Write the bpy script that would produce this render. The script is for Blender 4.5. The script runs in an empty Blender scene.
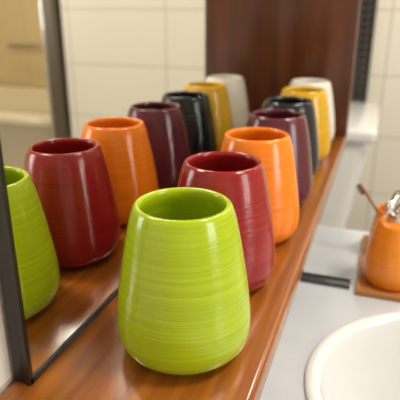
import bpy, bmesh, math
from mathutils import Vector, Matrix
S = bpy.context.scene
S.view_settings.view_transform = 'Standard'
COL = S.collection

# ------------------------------------------------------------ materials
def new_mat(name, col, rough=0.5, metal=0.0, coat=0.0, ior=1.5):
    m = bpy.data.materials.new(name); m.use_nodes = True
    b = m.node_tree.nodes['Principled BSDF']
    b.inputs['Base Color'].default_value = (*col, 1)
    b.inputs['Roughness'].default_value = rough
    b.inputs['Metallic'].default_value = metal
    b.inputs['Coat Weight'].default_value = coat
    b.inputs['Coat Roughness'].default_value = 0.08
    b.inputs['IOR'].default_value = ior
    return m, m.node_tree.nodes, m.node_tree.links, b

def noise_mix(m, n, l, b, c1, c2, scale, mapping, lo=0.35, hi=0.65, detail=4, bump=0.0, dist=0.001):
    tc = n.new('ShaderNodeTexCoord'); mp = n.new('ShaderNodeMapping')
    mp.inputs['Scale'].default_value = mapping
    nz = n.new('ShaderNodeTexNoise'); nz.inputs['Scale'].default_value = scale
    nz.inputs['Detail'].default_value = detail
    cr = n.new('ShaderNodeValToRGB')
    cr.color_ramp.elements[0].position = lo; cr.color_ramp.elements[1].position = hi
    cr.color_ramp.elements[0].color = (*c1, 1); cr.color_ramp.elements[1].color = (*c2, 1)
    l.new(tc.outputs['Object'], mp.inputs['Vector']); l.new(mp.outputs[0], nz.inputs['Vector'])
    l.new(nz.outputs['Fac'], cr.inputs['Fac']); l.new(cr.outputs['Color'], b.inputs['Base Color'])
    if bump:
        bp = n.new('ShaderNodeBump'); bp.inputs['Strength'].default_value = bump
        bp.inputs['Distance'].default_value = dist
        l.new(nz.outputs['Fac'], bp.inputs['Height']); l.new(bp.outputs[0], b.inputs['Normal'])
    return nz

def glaze(name, c):
    m, n, l, b = new_mat(name, c, 0.17, 0, 0.25, 1.45)
    b.inputs['Coat Roughness'].default_value = 0.04
    c1 = tuple(x * 0.80 for x in c); c2 = tuple(min(1, x * 1.14 + 0.010) for x in c)
    noise_mix(m, n, l, b, c1, c2, 9.0, (0.8, 0.8, 120), 0.28, 0.74, 3, 0.55, 0.0004)
    return m

def wood(name, c1, c2, rough, mapping, coat=0.4, scale=6):
    m, n, l, b = new_mat(name, c1, rough, 0, coat)
    b.inputs['Coat Roughness'].default_value = 0.14
    noise_mix(m, n, l, b, c1, c2, scale, mapping, 0.3, 0.7, 8, 0.04, 0.0004)
    return m

def tile(name, base, grout, axes, w, h, rough=0.25):
    m, n, l, b = new_mat(name, base, rough)
    tc = n.new('ShaderNodeTexCoord'); sp = n.new('ShaderNodeSeparateXYZ'); cb = n.new('ShaderNodeCombineXYZ')
    l.new(tc.outputs['Object'], sp.inputs[0])
    l.new(sp.outputs[axes[0]], cb.inputs[0]); l.new(sp.outputs[axes[1]], cb.inputs[1])
    br = n.new('ShaderNodeTexBrick'); br.offset = 0
    br.inputs['Scale'].default_value = 1
    br.inputs['Brick Width'].default_value = w; br.inputs['Row Height'].default_value = h
    br.inputs['Mortar Size'].default_value = 0.0026
    br.inputs['Color1'].default_value = (*base, 1)
    br.inputs['Color2'].default_value = (*[x * 0.97 for x in base], 1)
    br.inputs['Mortar'].default_value = (*grout, 1)
    l.new(cb.outputs[0], br.inputs['Vector']); l.new(br.outputs['Color'], b.inputs['Base Color'])
    return m

# ------------------------------------------------------------ mesh helpers
def obj_from_bm(bm, name, mat, smooth=False, parent=None):
    bmesh.ops.recalc_face_normals(bm, faces=bm.faces)
    me = bpy.data.meshes.new(name); bm.to_mesh(me); bm.free()
    o = bpy.data.objects.new(name, me); COL.objects.link(o)
    if mat: me.materials.append(mat)
    if smooth:
        for p in me.polygons: p.use_smooth = True
    if parent: o.parent = parent
    return o

def box(name, lo, hi, mat, bevel=0.0, parent=None, seg=3):
    bm = bmesh.new(); bmesh.ops.create_cube(bm, size=1)
    for v in bm.verts:
        v.co = Vector([(lo[i] + hi[i]) / 2 + v.co[i] * (hi[i] - lo[i]) for i in range(3)])
    if bevel:
        bmesh.ops.bevel(bm, geom=bm.edges[:], offset=bevel, segments=seg, affect='EDGES', profile=0.5)
    return obj_from_bm(bm, name, mat, bool(bevel), parent)

def smooth_pts(pts, sub=5):
    out = []
    P = [Vector((a, b, 0)) for a, b in pts]
    for i in range(len(P) - 1):
        p0 = P[max(i - 1, 0)]; p1 = P[i]; p2 = P[i + 1]; p3 = P[min(i + 2, len(P) - 1)]
        for k in range(sub):
            t = k / sub
            q = 0.5 * ((2 * p1) + (p2 - p0) * t + (2 * p0 - 5 * p1 + 4 * p2 - p3) * t * t + (-p0 + 3 * p1 - 3 * p2 + p3) * t ** 3)
            out.append((max(q.x, 0), q.y))
    out.append(pts[-1]); return out

def lathe(name, pts, loc, mat, seg=96, sub=5, parent=None, sx=1, sy=1):
    pts = smooth_pts(pts, sub) if sub else pts
    bm = bmesh.new(); rings = []
    for r, z in pts:
        if r < 1e-5:
            rings.append([bm.verts.new((0, 0, z))])
        else:
            rings.append([bm.verts.new((r * sx * math.cos(2 * math.pi * i / seg), r * sy * math.sin(2 * math.pi * i / seg), z)) for i in range(seg)])
    for a, b in zip(rings, rings[1:]):
        if len(a) == 1 and len(b) == 1: continue
        for i in range(seg):
            j = (i + 1) % seg
            if len(a) == 1: bm.faces.new((a[0], b[j], b[i]))
            elif len(b) == 1: bm.faces.new((a[i], a[j], b[0]))
            else: bm.faces.new((a[i], a[j], b[j], b[i]))
    o = obj_from_bm(bm, name, mat, True, parent); o.location = loc
    return o

def tube(name, pts, radii, mat, parent=None, seg=20):
    bm = bmesh.new(); rings = []
    P = [Vector(p) for p in pts]
    for i, p in enumerate(P):
        d = (P[min(i + 1, len(P) - 1)] - P[max(i - 1, 0)]).normalized()
        q = d.to_track_quat('Z', 'Y'); r = radii[i] if isinstance(radii, list) else radii
        rings.append([bm.verts.new(p + q @ Vector((r * math.cos(2 * math.pi * k / seg), r * math.sin(2 * math.pi * k / seg), 0))) for k in range(seg)])
    for a, b in zip(rings, rings[1:]):
        for i in range(seg):
            j = (i + 1) % seg; bm.faces.new((a[i], a[j], b[j], b[i]))
    bm.faces.new(rings[0]); bm.faces.new(rings[-1])
    return obj_from_bm(bm, name, mat, True, parent)

def empty(name, loc=(0, 0, 0)):
    e = bpy.data.objects.new(name, None); COL.objects.link(e); e.location = loc; return e

# ------------------------------------------------------------ dimensions (camera above the origin)
MX = -0.189            # mirror surface
WX = -0.203            # wall behind
SX = -0.053            # shelf front edge
CT = -0.088            # counter top
FL = -0.93
PY = 0.96              # end panel

M_shelf = wood('shelf_wood', (0.19, 0.048, 0.005), (0.36, 0.110, 0.013), 0.22, (26, 1.3, 26), 0.4, 4)
M_panel = wood('dark_wood', (0.050, 0.010, 0.003), (0.13, 0.030, 0.006), 0.3, (9, 9, 0.6))
M_black = new_mat('black_frame', (0.014, 0.008, 0.006), 0.35)[0]
M_mirror = new_mat('mirror_glass', (0.86, 0.85, 0.80), 0.0, 1.0)[0]
M_ceram = new_mat('white_ceramic', (0.74, 0.75, 0.76), 0.1, 0, 0.5)[0]
M_chrome = new_mat('chrome', (0.75, 0.75, 0.75), 0.15, 1.0)[0]
mc, n_, l_, b_ = new_mat('counter_stone', (0.7, 0.72, 0.74), 0.12)
noise_mix(mc, n_, l_, b_, (0.50, 0.54, 0.60), (0.64, 0.67, 0.72), 9, (1, 1, 1), 0.3, 0.7, 6)
M_counter = mc
M_plaster = new_mat('plaster', (0.8, 0.78, 0.74), 0.8)[0]

# ------------------------------------------------------------ room
T_y = tile('tile_back', (0.80, 0.76, 0.67), (0.54, 0.49, 0.40), (0, 2), 0.42, 0.21)
T_x = tile('tile_side', (0.80, 0.76, 0.67), (0.54, 0.49, 0.40), (1, 2), 0.42, 0.21)
T_warm = tile('tile_warm', (0.76, 0.62, 0.36), (0.55, 0.43, 0.24), (0, 2), 0.3, 0.3)
T_f = tile('tile_floor', (0.35, 0.32, 0.28), (0.2, 0.18, 0.16), (0, 1), 0.3, 0.3)
CE = 1.5
box('wall_left', (WX - 0.1, -1.6, FL), (WX, 2.0, CE), T_x)
box('wall_back', (WX - 0.1, 1.9, FL), (0.87, 2.0, CE), T_y)
box('wall_alcove_left', (0.77, 2.0, FL), (0.87, 3.0, CE), T_x)
box('wall_alcove_back', (0.77, 2.9, FL), (2.7, 3.0, CE), T_warm)
box('wall_front', (WX - 0.1, -1.7, FL), (2.7, -1.6, CE), T_y)
RX = 2.5
wr = empty('wall_right')
WY0, WY1 = -0.55, 0.25
for i, (a, b) in enumerate([((RX, -1.6, FL), (RX + .1, 3.0, -0.1)), ((RX, -1.6, 1.2), (RX + .1, 3.0, CE)),
                            ((RX, -1.6, -0.1), (RX + .1, WY0, 1.2)), ((RX, WY1, -0.1), (RX + .1, 3.0, 1.2))]):
    box('wall_segment_%d' % (i + 1), a, b, T_x, parent=wr)
box('floor', (WX - 0.1, -1.7, FL - 0.05), (2.6, 3.0, FL), T_f)
box('ceiling', (WX - 0.1, -1.7, CE), (2.6, 3.0, CE + 0.05), M_plaster)
win = empty('window_1')
M_wf = new_mat('window_frame_white', (0.8, 0.8, 0.8), 0.4)[0]
for nm, a, b in [('sill', (RX - .02, WY0, -0.1), (RX + .06, WY1, -0.06)), ('head', (RX, WY0, 1.16), (RX + .06, WY1, 1.2)),
                 ('jamb_1', (RX, WY0, -0.06), (RX + .06, WY0 + .04, 1.16)), ('jamb_2', (RX, WY1 - .04, -0.06), (RX + .06, WY1, 1.16)),
                 ('mullion', (RX + .01, -0.19, -0.06), (RX + .05, -0.11, 1.16))]:
    box(nm, a, b, M_wf, 0.004, win)

# shower screen post at the end of the back wall
M_post = new_mat('bronze_metal', (0.14, 0.11, 0.08), 0.35, 0.5)[0]
post = empty('shower_screen_post')
box('profile', (0.885, 1.88, FL), (0.945, 1.96, CE), M_post, 0.004, post)
box('edge_strip', (0.947, 1.885, FL), (0.96, 1.955, CE), M_chrome, 0.003, post)

# bathtub in the alcove
tub = empty('bathtub')
M_tub = new_mat('tub_acrylic', (0.74, 0.64, 0.46), 0.15, 0, 0.4)[0]
def tub_mesh():
    bm = bmesh.new()
    x0, x1, y0, y1 = 0.98, 2.48, 2.05, 2.88
    cx, cy = (x0 + x1) / 2, (y0 + y1) / 2
    def rr(hx, hy, z, p=5, n=64):
        vs = []
        for i in range(n):
            a = 2 * math.pi * i / n; c, s = math.cos(a), math.sin(a)
            k = (abs(c) ** p + abs(s) ** p) ** (-1 / p)
            vs.append(bm.verts.new((cx + hx * c * k, cy + hy * s * k, z)))
        return vs
    hx, hy = (x1 - x0) / 2, (y1 - y0) / 2
    R = [rr(hx - .02, hy - .02, FL, 14), rr(hx - .02, hy - .02, FL + .60, 14), rr(hx, hy, FL + .61, 14), rr(hx, hy, FL + .66, 14),
         rr(hx - .08, hy - .08, FL + .66), rr(hx - .1, hy - .1, FL + .64), rr(hx - .17, hy - .15, FL + .25), rr(hx - .3, hy - .22, FL + .18)]
    for a, b in zip(R, R[1:]):
        for i in range(64):
            j = (i + 1) % 64; bm.faces.new((a[i], a[j], b[j], b[i]))
    bm.faces.new(R[-1])
    return obj_from_bm(bm, 'tub_shell', M_tub, True, tub)
tub_mesh()
rail = empty('towel_rail')
tube('bar', [(1.05, 2.84, -0.02), (1.9, 2.84, -0.02)], 0.012, M_chrome, rail)
for x in (1.08, 1.87):
    tube('mount', [(x, 2.9, -0.02), (x, 2.84, -0.02)], 0.009, M_chrome, rail)

# dark mosaic strip on the back wall
M_mos = tile('mosaic_dark', (0.02, 0.018, 0.018), (0.07, 0.06, 0.058), (0, 2), 0.024, 0.024)
box('trim_1', (-0.14, 1.888, -0.09), (-0.050, 1.9, CE), M_mos)

# ------------------------------------------------------------ shelf, mirror, end panel
box('wall_shelf', (WX, 0.13, -0.022), (SX, PY + 0.022, 0), M_shelf, 0.004)
box('shelf_end_panel', (WX, PY, 0.0), (SX, PY + 0.022, 1.1), M_panel, 0.002)
Y0 = 0.2163
mir = empty('wall_mirror')
box('backing', (WX + .003, Y0, 0.0), (MX - 0.002, PY, 1.1), M_black, 0.0006, mir)
box('glass', (MX - 0.002, Y0 + 0.002, 0.004), (MX, PY, 1.1), M_mirror, 0, mir)
box('bottom_trim', (MX - 0.002, Y0, 0.0), (MX + 0.0012, PY, 0.004), M_black, 0, mir)
box('side_trim', (MX - 0.002, Y0 - 0.001, 0.0), (MX + 0.0012, Y0 + 0.0025, 1.1), M_black, 0, mir)

# ------------------------------------------------------------ cups
CUP = [(0, 0.0022), (0.026, 0.0022), (0.0285, 0.0), (0.0310, 0.0006), (0.0368, 0.0035), (0.0422, 0.0085), (0.0450, 0.015), (0.0458, 0.023),
       (0.0453, 0.033), (0.0435, 0.048), (0.0410, 0.064), (0.0382, 0.080), (0.0357, 0.0925), (0.0340, 0.0995), (0.0328, 0.1030), (0.0317, 0.1056), (0.0304, 0.1070), (0.0290, 0.1073),
       (0.0277, 0.1064), (0.0271, 0.104), (0.0277, 0.100), (0.0295, 0.094), (0.0335, 0.078), (0.037, 0.06), (0.0395, 0.044), (0.0405, 0.030), (0.038, 0.015), (0.028, 0.008), (0, 0.007)]
cups = [((0.40, 0.53, 0.003), -0.1117, 0.2875), ((0.29, 0.0065, 0.008), -0.1150, 0.3865), ((0.88, 0.22, 0.004), -0.1110, 0.488),
        ((0.10, 0.011, 0.026), -0.1120, 0.594), ((0.006, 0.008, 0.013), -0.1160, 0.690), ((0.66, 0.38, 0.010), -0.1115, 0.792), ((0.74, 0.72, 0.66), -0.115, 0.888)]
cn = ['green', 'red', 'orange', 'purple', 'navy', 'yellow', 'white']
for (c, x, y), nm in zip(cups, cn):
    o = lathe('ceramic_tumbler', CUP, (x, y, 0.0), glaze('glaze_' + nm, c), 128)
    o.rotation_euler[2] = y * 7

# ------------------------------------------------------------ counter + basin + vanity
BX, BY, BA, BB = 0.117, 0.403, 0.150, 0.138
CX0, CX1, CY0, CY1 = WX, 0.40, -0.15, 0.743
def counter():
    bm = bmesh.new(); n = 128
    def rectpt(a):
        c, s = math.cos(a), math.sin(a); t = 1e9
        if c > 1e-9: t = min(t, (CX1 - BX) / c)
        if c < -1e-9: t = min(t, (CX0 - BX) / c)
        if s > 1e-9: t = min(t, (CY1 - BY) / s)
        if s < -1e-9: t = min(t, (CY0 - BY) / s)
        return (BX + c * t, BY + s * t)
    angs = [2 * math.pi * i / n for i in range(n)]
    for cx, cy in [(CX0, CY0), (CX0, CY1), (CX1, CY0), (CX1, CY1)]:
        angs.append(math.atan2(cy - BY, cx - BX) % (2 * math.pi))
    angs = sorted(angs); n = len(angs)
    ot = []; it = []; ob = []; ib = []
    for a in angs:
        x, y = rectpt(a); ex, ey = BX + BA * math.cos(a), BY + BB * math.sin(a)
        ot.append(bm.verts.new((x, y, CT))); ob.append(bm.verts.new((x, y, CT - .03)))
        it.append(bm.verts.new((ex, ey, CT))); ib.append(bm.verts.new((ex, ey, CT - .03)))
    for i in range(n):
        j = (i + 1) % n
        bm.faces.new((ot[i], ot[j], it[j], it[i])); bm.faces.new((ob[i], ob[j], ib[j], ib[i]))
        bm.faces.new((ot[i], ot[j], ob[j], ob[i])); bm.faces.new((it[i], it[j], ib[j], ib[i]))
    return obj_from_bm(bm, 'washbasin_counter', M_counter)
counter()
basin = empty('washbasin', (BX, BY, CT))
lathe('bowl', [(1.03, 0.0002), (1.028, 0.002), (1.012, 0.0035), (0.975, 0.0035), (0.945, 0.001), (0.93, -0.006), (0.91, -0.02), (0.85, -0.055), (0.72, -0.095), (0.45, -0.118), (0.16, -0.125), (0, -0.126)],
      (0, 0, 0), M_ceram, parent=basin, sx=BA, sy=BB)
lathe('drain', [(0, 0.004), (0.012, 0.004), (0.014, 0.002), (0.021, 0.003), (0.022, 0)], (0, 0, -0.1252), M_chrome, 40, 3, basin)
van = empty('vanity_cabinet')
M_van = new_mat('vanity_white', (0.7, 0.68, 0.64), 0.4)[0]
zt = CT - .03; VX = CX0 + .03
box('side_1', (VX, CY0 + .01, FL + .08), (CX1 - .03, CY0 + .03, zt), M_van, 0, van)
box('side_2', (VX, CY1 - .03, FL + .08), (CX1 - .03, CY1 - .01, zt), M_van, 0, van)
box('bottom', (VX, CY0 + .03, FL + .08), (CX1 - .03, CY1 - .03, FL + .1), M_van, 0, van)
box('door_left', (CX1 - .03, CY0 + .01, FL + .08), (CX1 - .012, 0.295, zt), M_van, 0.002, van)
box('door_right', (CX1 - .03, 0.299, FL + .08), (CX1 - .012, CY1 - .01, zt), M_van, 0.002, van)
box('plinth', (VX, CY0 + .03, FL), (CX1 - .08, CY1 - .03, FL + .08), M_van, 0, van)

# ------------------------------------------------------------ tray, soap dispenser, toothbrush holder
M_tray = wood('tray_wood', (0.36, 0.13, 0.03), (0.50, 0.20, 0.05), 0.4, (1, 8, 8))
TZ = CT + 0.004
tray = empty('wooden_tray')
box('base', (-0.003, 0.551, CT), (0.12, 0.715, TZ), M_tray, 0.0015, tray)
for nm, a, b in [('lip_1', (-0.003, 0.551, TZ - .001), (0.12, 0.555, TZ + .003)), ('lip_2', (-0.003, 0.711, TZ - .001), (0.12, 0.715, TZ + .003)),
                 ('lip_3', (-0.003, 0.555, TZ - .001), (0.001, 0.711, TZ + .003)), ('lip_4', (0.116, 0.555, TZ - .001), (0.12, 0.711, TZ + .003))]:
    box(nm, a, b, M_tray, 0.001, tray)
G_or = glaze('glaze_orange_dispenser', (0.88, 0.26, 0.008))
dx, dy = 0.0340, 0.593
disp = empty('soap_dispenser', (dx, dy, TZ))
lathe('body', [(0, 0.001), (0.024, 0), (0.0275, 0.001), (0.0308, 0.006), (0.0322, 0.013), (0.0324, 0.020), (0.0312, 0.033), (0.0284, 0.050), (0.0252, 0.066), (0.0234, 0.0735), (0.021, 0.077), (0.017, 0.078), (0, 0.078)],
      (0, 0, 0), G_or, parent=disp)
lathe('collar', [(0, 0.077), (0.0125, 0.077), (0.0130, 0.079), (0.0130, 0.087), (0.0115, 0.089), (0.006, 0.090), (0.0045, 0.091), (0.0045, 0.102), (0, 0.102)], (0, 0, 0), M_chrome, 40, 0, disp)
lathe('pump_head', [(0, 0.100), (0.008, 0.100), (0.0095, 0.102), (0.0095, 0.109), (0.008, 0.112), (0, 0.113)], (0, 0, 0), M_chrome, 40, 0, disp)
tube('spout', [(0.0, 0, 0.107), (-0.006, -0.013, 0.107), (-0.012, -0.024, 0.104), (-0.014, -0.029, 0.096)], [0.0054, 0.0050, 0.0046, 0.0040], M_chrome, disp)
hx, hy = 0.036, 0.671
lathe('toothbrush_holder', [(0, 0.001), (0.024, 0), (0.028, 0.002), (0.0310, 0.009), (0.0318, 0.018), (0.030, 0.035), (0.0265, 0.054), (0.0255, 0.060), (0.0248, 0.062), (0.0238, 0.0625), (0.0228, 0.061), (0.026, 0.045), (0.029, 0.025), (0.028, 0.010), (0.02, 0.005), (0, 0.005)],
      (hx, hy, TZ), G_or)
tb = empty('toothbrush')
M_bam = new_mat('bamboo', (0.30, 0.13, 0.05), 0.45)[0]
M_bris = new_mat('bristles_dark', (0.05, 0.025, 0.02), 0.8)[0]
p0 = Vector((0.047, hy, TZ + 0.008)); p1 = Vector((-0.014, hy - 0.006, 0.010))
tube('handle', [p0.lerp(p1, t) for t in (0, 0.2, 0.5, 0.7, 0.85, 1)], [0.003, 0.0032, 0.0025, 0.0016, 0.0022, 0.0018], M_bam, tb, 12)
d = (p1 - p0).normalized(); up = Vector((d.z, 0, -d.x)) * -1
for k in range(4):
    q = p0.lerp(p1, 0.87 + 0.037 * k)
    tube('bristle_tuft_%d' % (k + 1), [q, q + up * 0.006], 0.0015, M_bris, tb, 8)

# slim dark flat piece with raised long edges, beside the tray
M_flat_piece = new_mat('dark_gloss', (0.05, 0.05, 0.055), 0.12, 0, 0.3)[0]
flat_piece = empty('dark_flat_piece')
box('base', (-0.112, 0.562, CT), (-0.010, 0.580, CT + .003), M_flat_piece, 0.0013, flat_piece)
box('rim_1', (-0.112, 0.562, CT + .002), (-0.010, 0.5642, CT + .005), M_flat_piece, 0.0009, flat_piece)
box('rim_2', (-0.112, 0.5778, CT + .002), (-0.010, 0.580, CT + .005), M_flat_piece, 0.0009, flat_piece)

# ------------------------------------------------------------ toilet
toi = empty('toilet')
def taper_box(name, lo, hi, kx, ky, mat, par, bev=0.015):
    bm = bmesh.new(); bmesh.ops.create_cube(bm, size=1)
    cy = (lo[1] + hi[1]) / 2
    for v in bm.verts:
        top = v.co.z > 0
        x = hi[0] if v.co.x > 0 else lo[0]; y = hi[1] if v.co.y > 0 else lo[1]
        if not top:
            x = lo[0] + (x - lo[0]) * kx; y = cy + (y - cy) * ky
        v.co = Vector((x, y, hi[2] if top else lo[2]))
    bmesh.ops.bevel(bm, geom=bm.edges[:], offset=bev, segments=4, affect='EDGES', profile=0.5)
    return obj_from_bm(bm, name, mat, True, par)
taper_box('cistern', (WX + .002, 1.30, -0.53), (-0.014, 1.68, -0.092), 0.62, 0.75, M_ceram, toi, 0.03)
box('cistern_lid', (WX + .002, 1.285, -0.092), (0.000, 1.695, -0.056), M_ceram, 0.014, toi, 5)
lathe('flush_button', [(0, 0.006), (0.018, 0.006), (0.022, 0.003), (0.022, 0)], (-0.105, 1.49, -0.056), M_chrome, 32, 0, toi)
lathe('bowl', [(0.5, 0), (0.52, 0.02), (0.5, 0.1), (0.62, 0.2), (0.9, 0.32), (1.0, 0.385), (0.99, 0.4), (0.8, 0.4), (0.7, 0.34), (0.4, 0.22), (0, 0.2)],
      (0.18, 1.49, FL), M_ceram, 64, 4, toi, 0.26, 0.18)
lathe('seat', [(0.72, 0.4), (0.74, 0.42), (0.9, 0.424), (1.02, 0.418), (1.03, 0.402), (0.72, 0.4)], (0.18, 1.49, FL), M_ceram, 64, 0, toi, 0.26, 0.18)
box('pedestal_back', (WX + .002, 1.41, FL), (0.08, 1.57, FL + 0.40), M_ceram, 0.02, toi)

# ------------------------------------------------------------ lights
def area(name, loc, target, sx, sy, power, col):
    ld = bpy.data.lights.new(name, 'AREA'); ld.shape = 'RECTANGLE'; ld.size = sx; ld.size_y = sy
    ld.energy = power; ld.color = col
    o = bpy.data.objects.new(name, ld); COL.objects.link(o); o.location = loc
    o.rotation_euler = (Vector(target) - Vector(loc)).to_track_quat('-Z', 'Y').to_euler()
    return o
area('window_daylight', (RX + 0.07, -0.15, 0.55), (RX - 1, -0.15, 0.55), 0.76, 1.2, 29, (1.0, 0.98, 0.95))
area('ceiling_light', (0.75, 0.45, CE - 0.02), (0.75, 0.45, 0), 0.35, 0.35, 23, (1.0, 0.92, 0.78))
area('ceiling_light_rear', (0.40, 1.45, CE - 0.02), (0.40, 1.45, 0), 0.3, 0.3, 10, (1.0, 0.95, 0.85))
area('alcove_light', (1.5, 2.3, CE - 0.02), (1.5, 2.3, 0), 0.5, 0.4, 9, (1.0, 0.86, 0.62))
w = bpy.data.worlds.new('sky'); S.world = w; w.use_nodes = True
w.node_tree.nodes['Background'].inputs[0].default_value = (0.7, 0.8, 1, 1)
w.node_tree.nodes['Background'].inputs[1].default_value = 0.6

# ------------------------------------------------------------ camera
cd = bpy.data.cameras.new('camera'); cam = bpy.data.objects.new('camera', cd); COL.objects.link(cam)
cd.sensor_width = 36; cd.lens = 46.8; cd.clip_start = 0.02
cam.location = (0, 0, 0.2247)
F = Vector((-0.3079, 0.8843, -0.3512))
cam.rotation_euler = F.to_track_quat('-Z', 'Y').to_euler()
cd.dof.use_dof = True; cd.dof.focus_distance = 0.355; cd.dof.aperture_fstop = 9
S.camera = cam
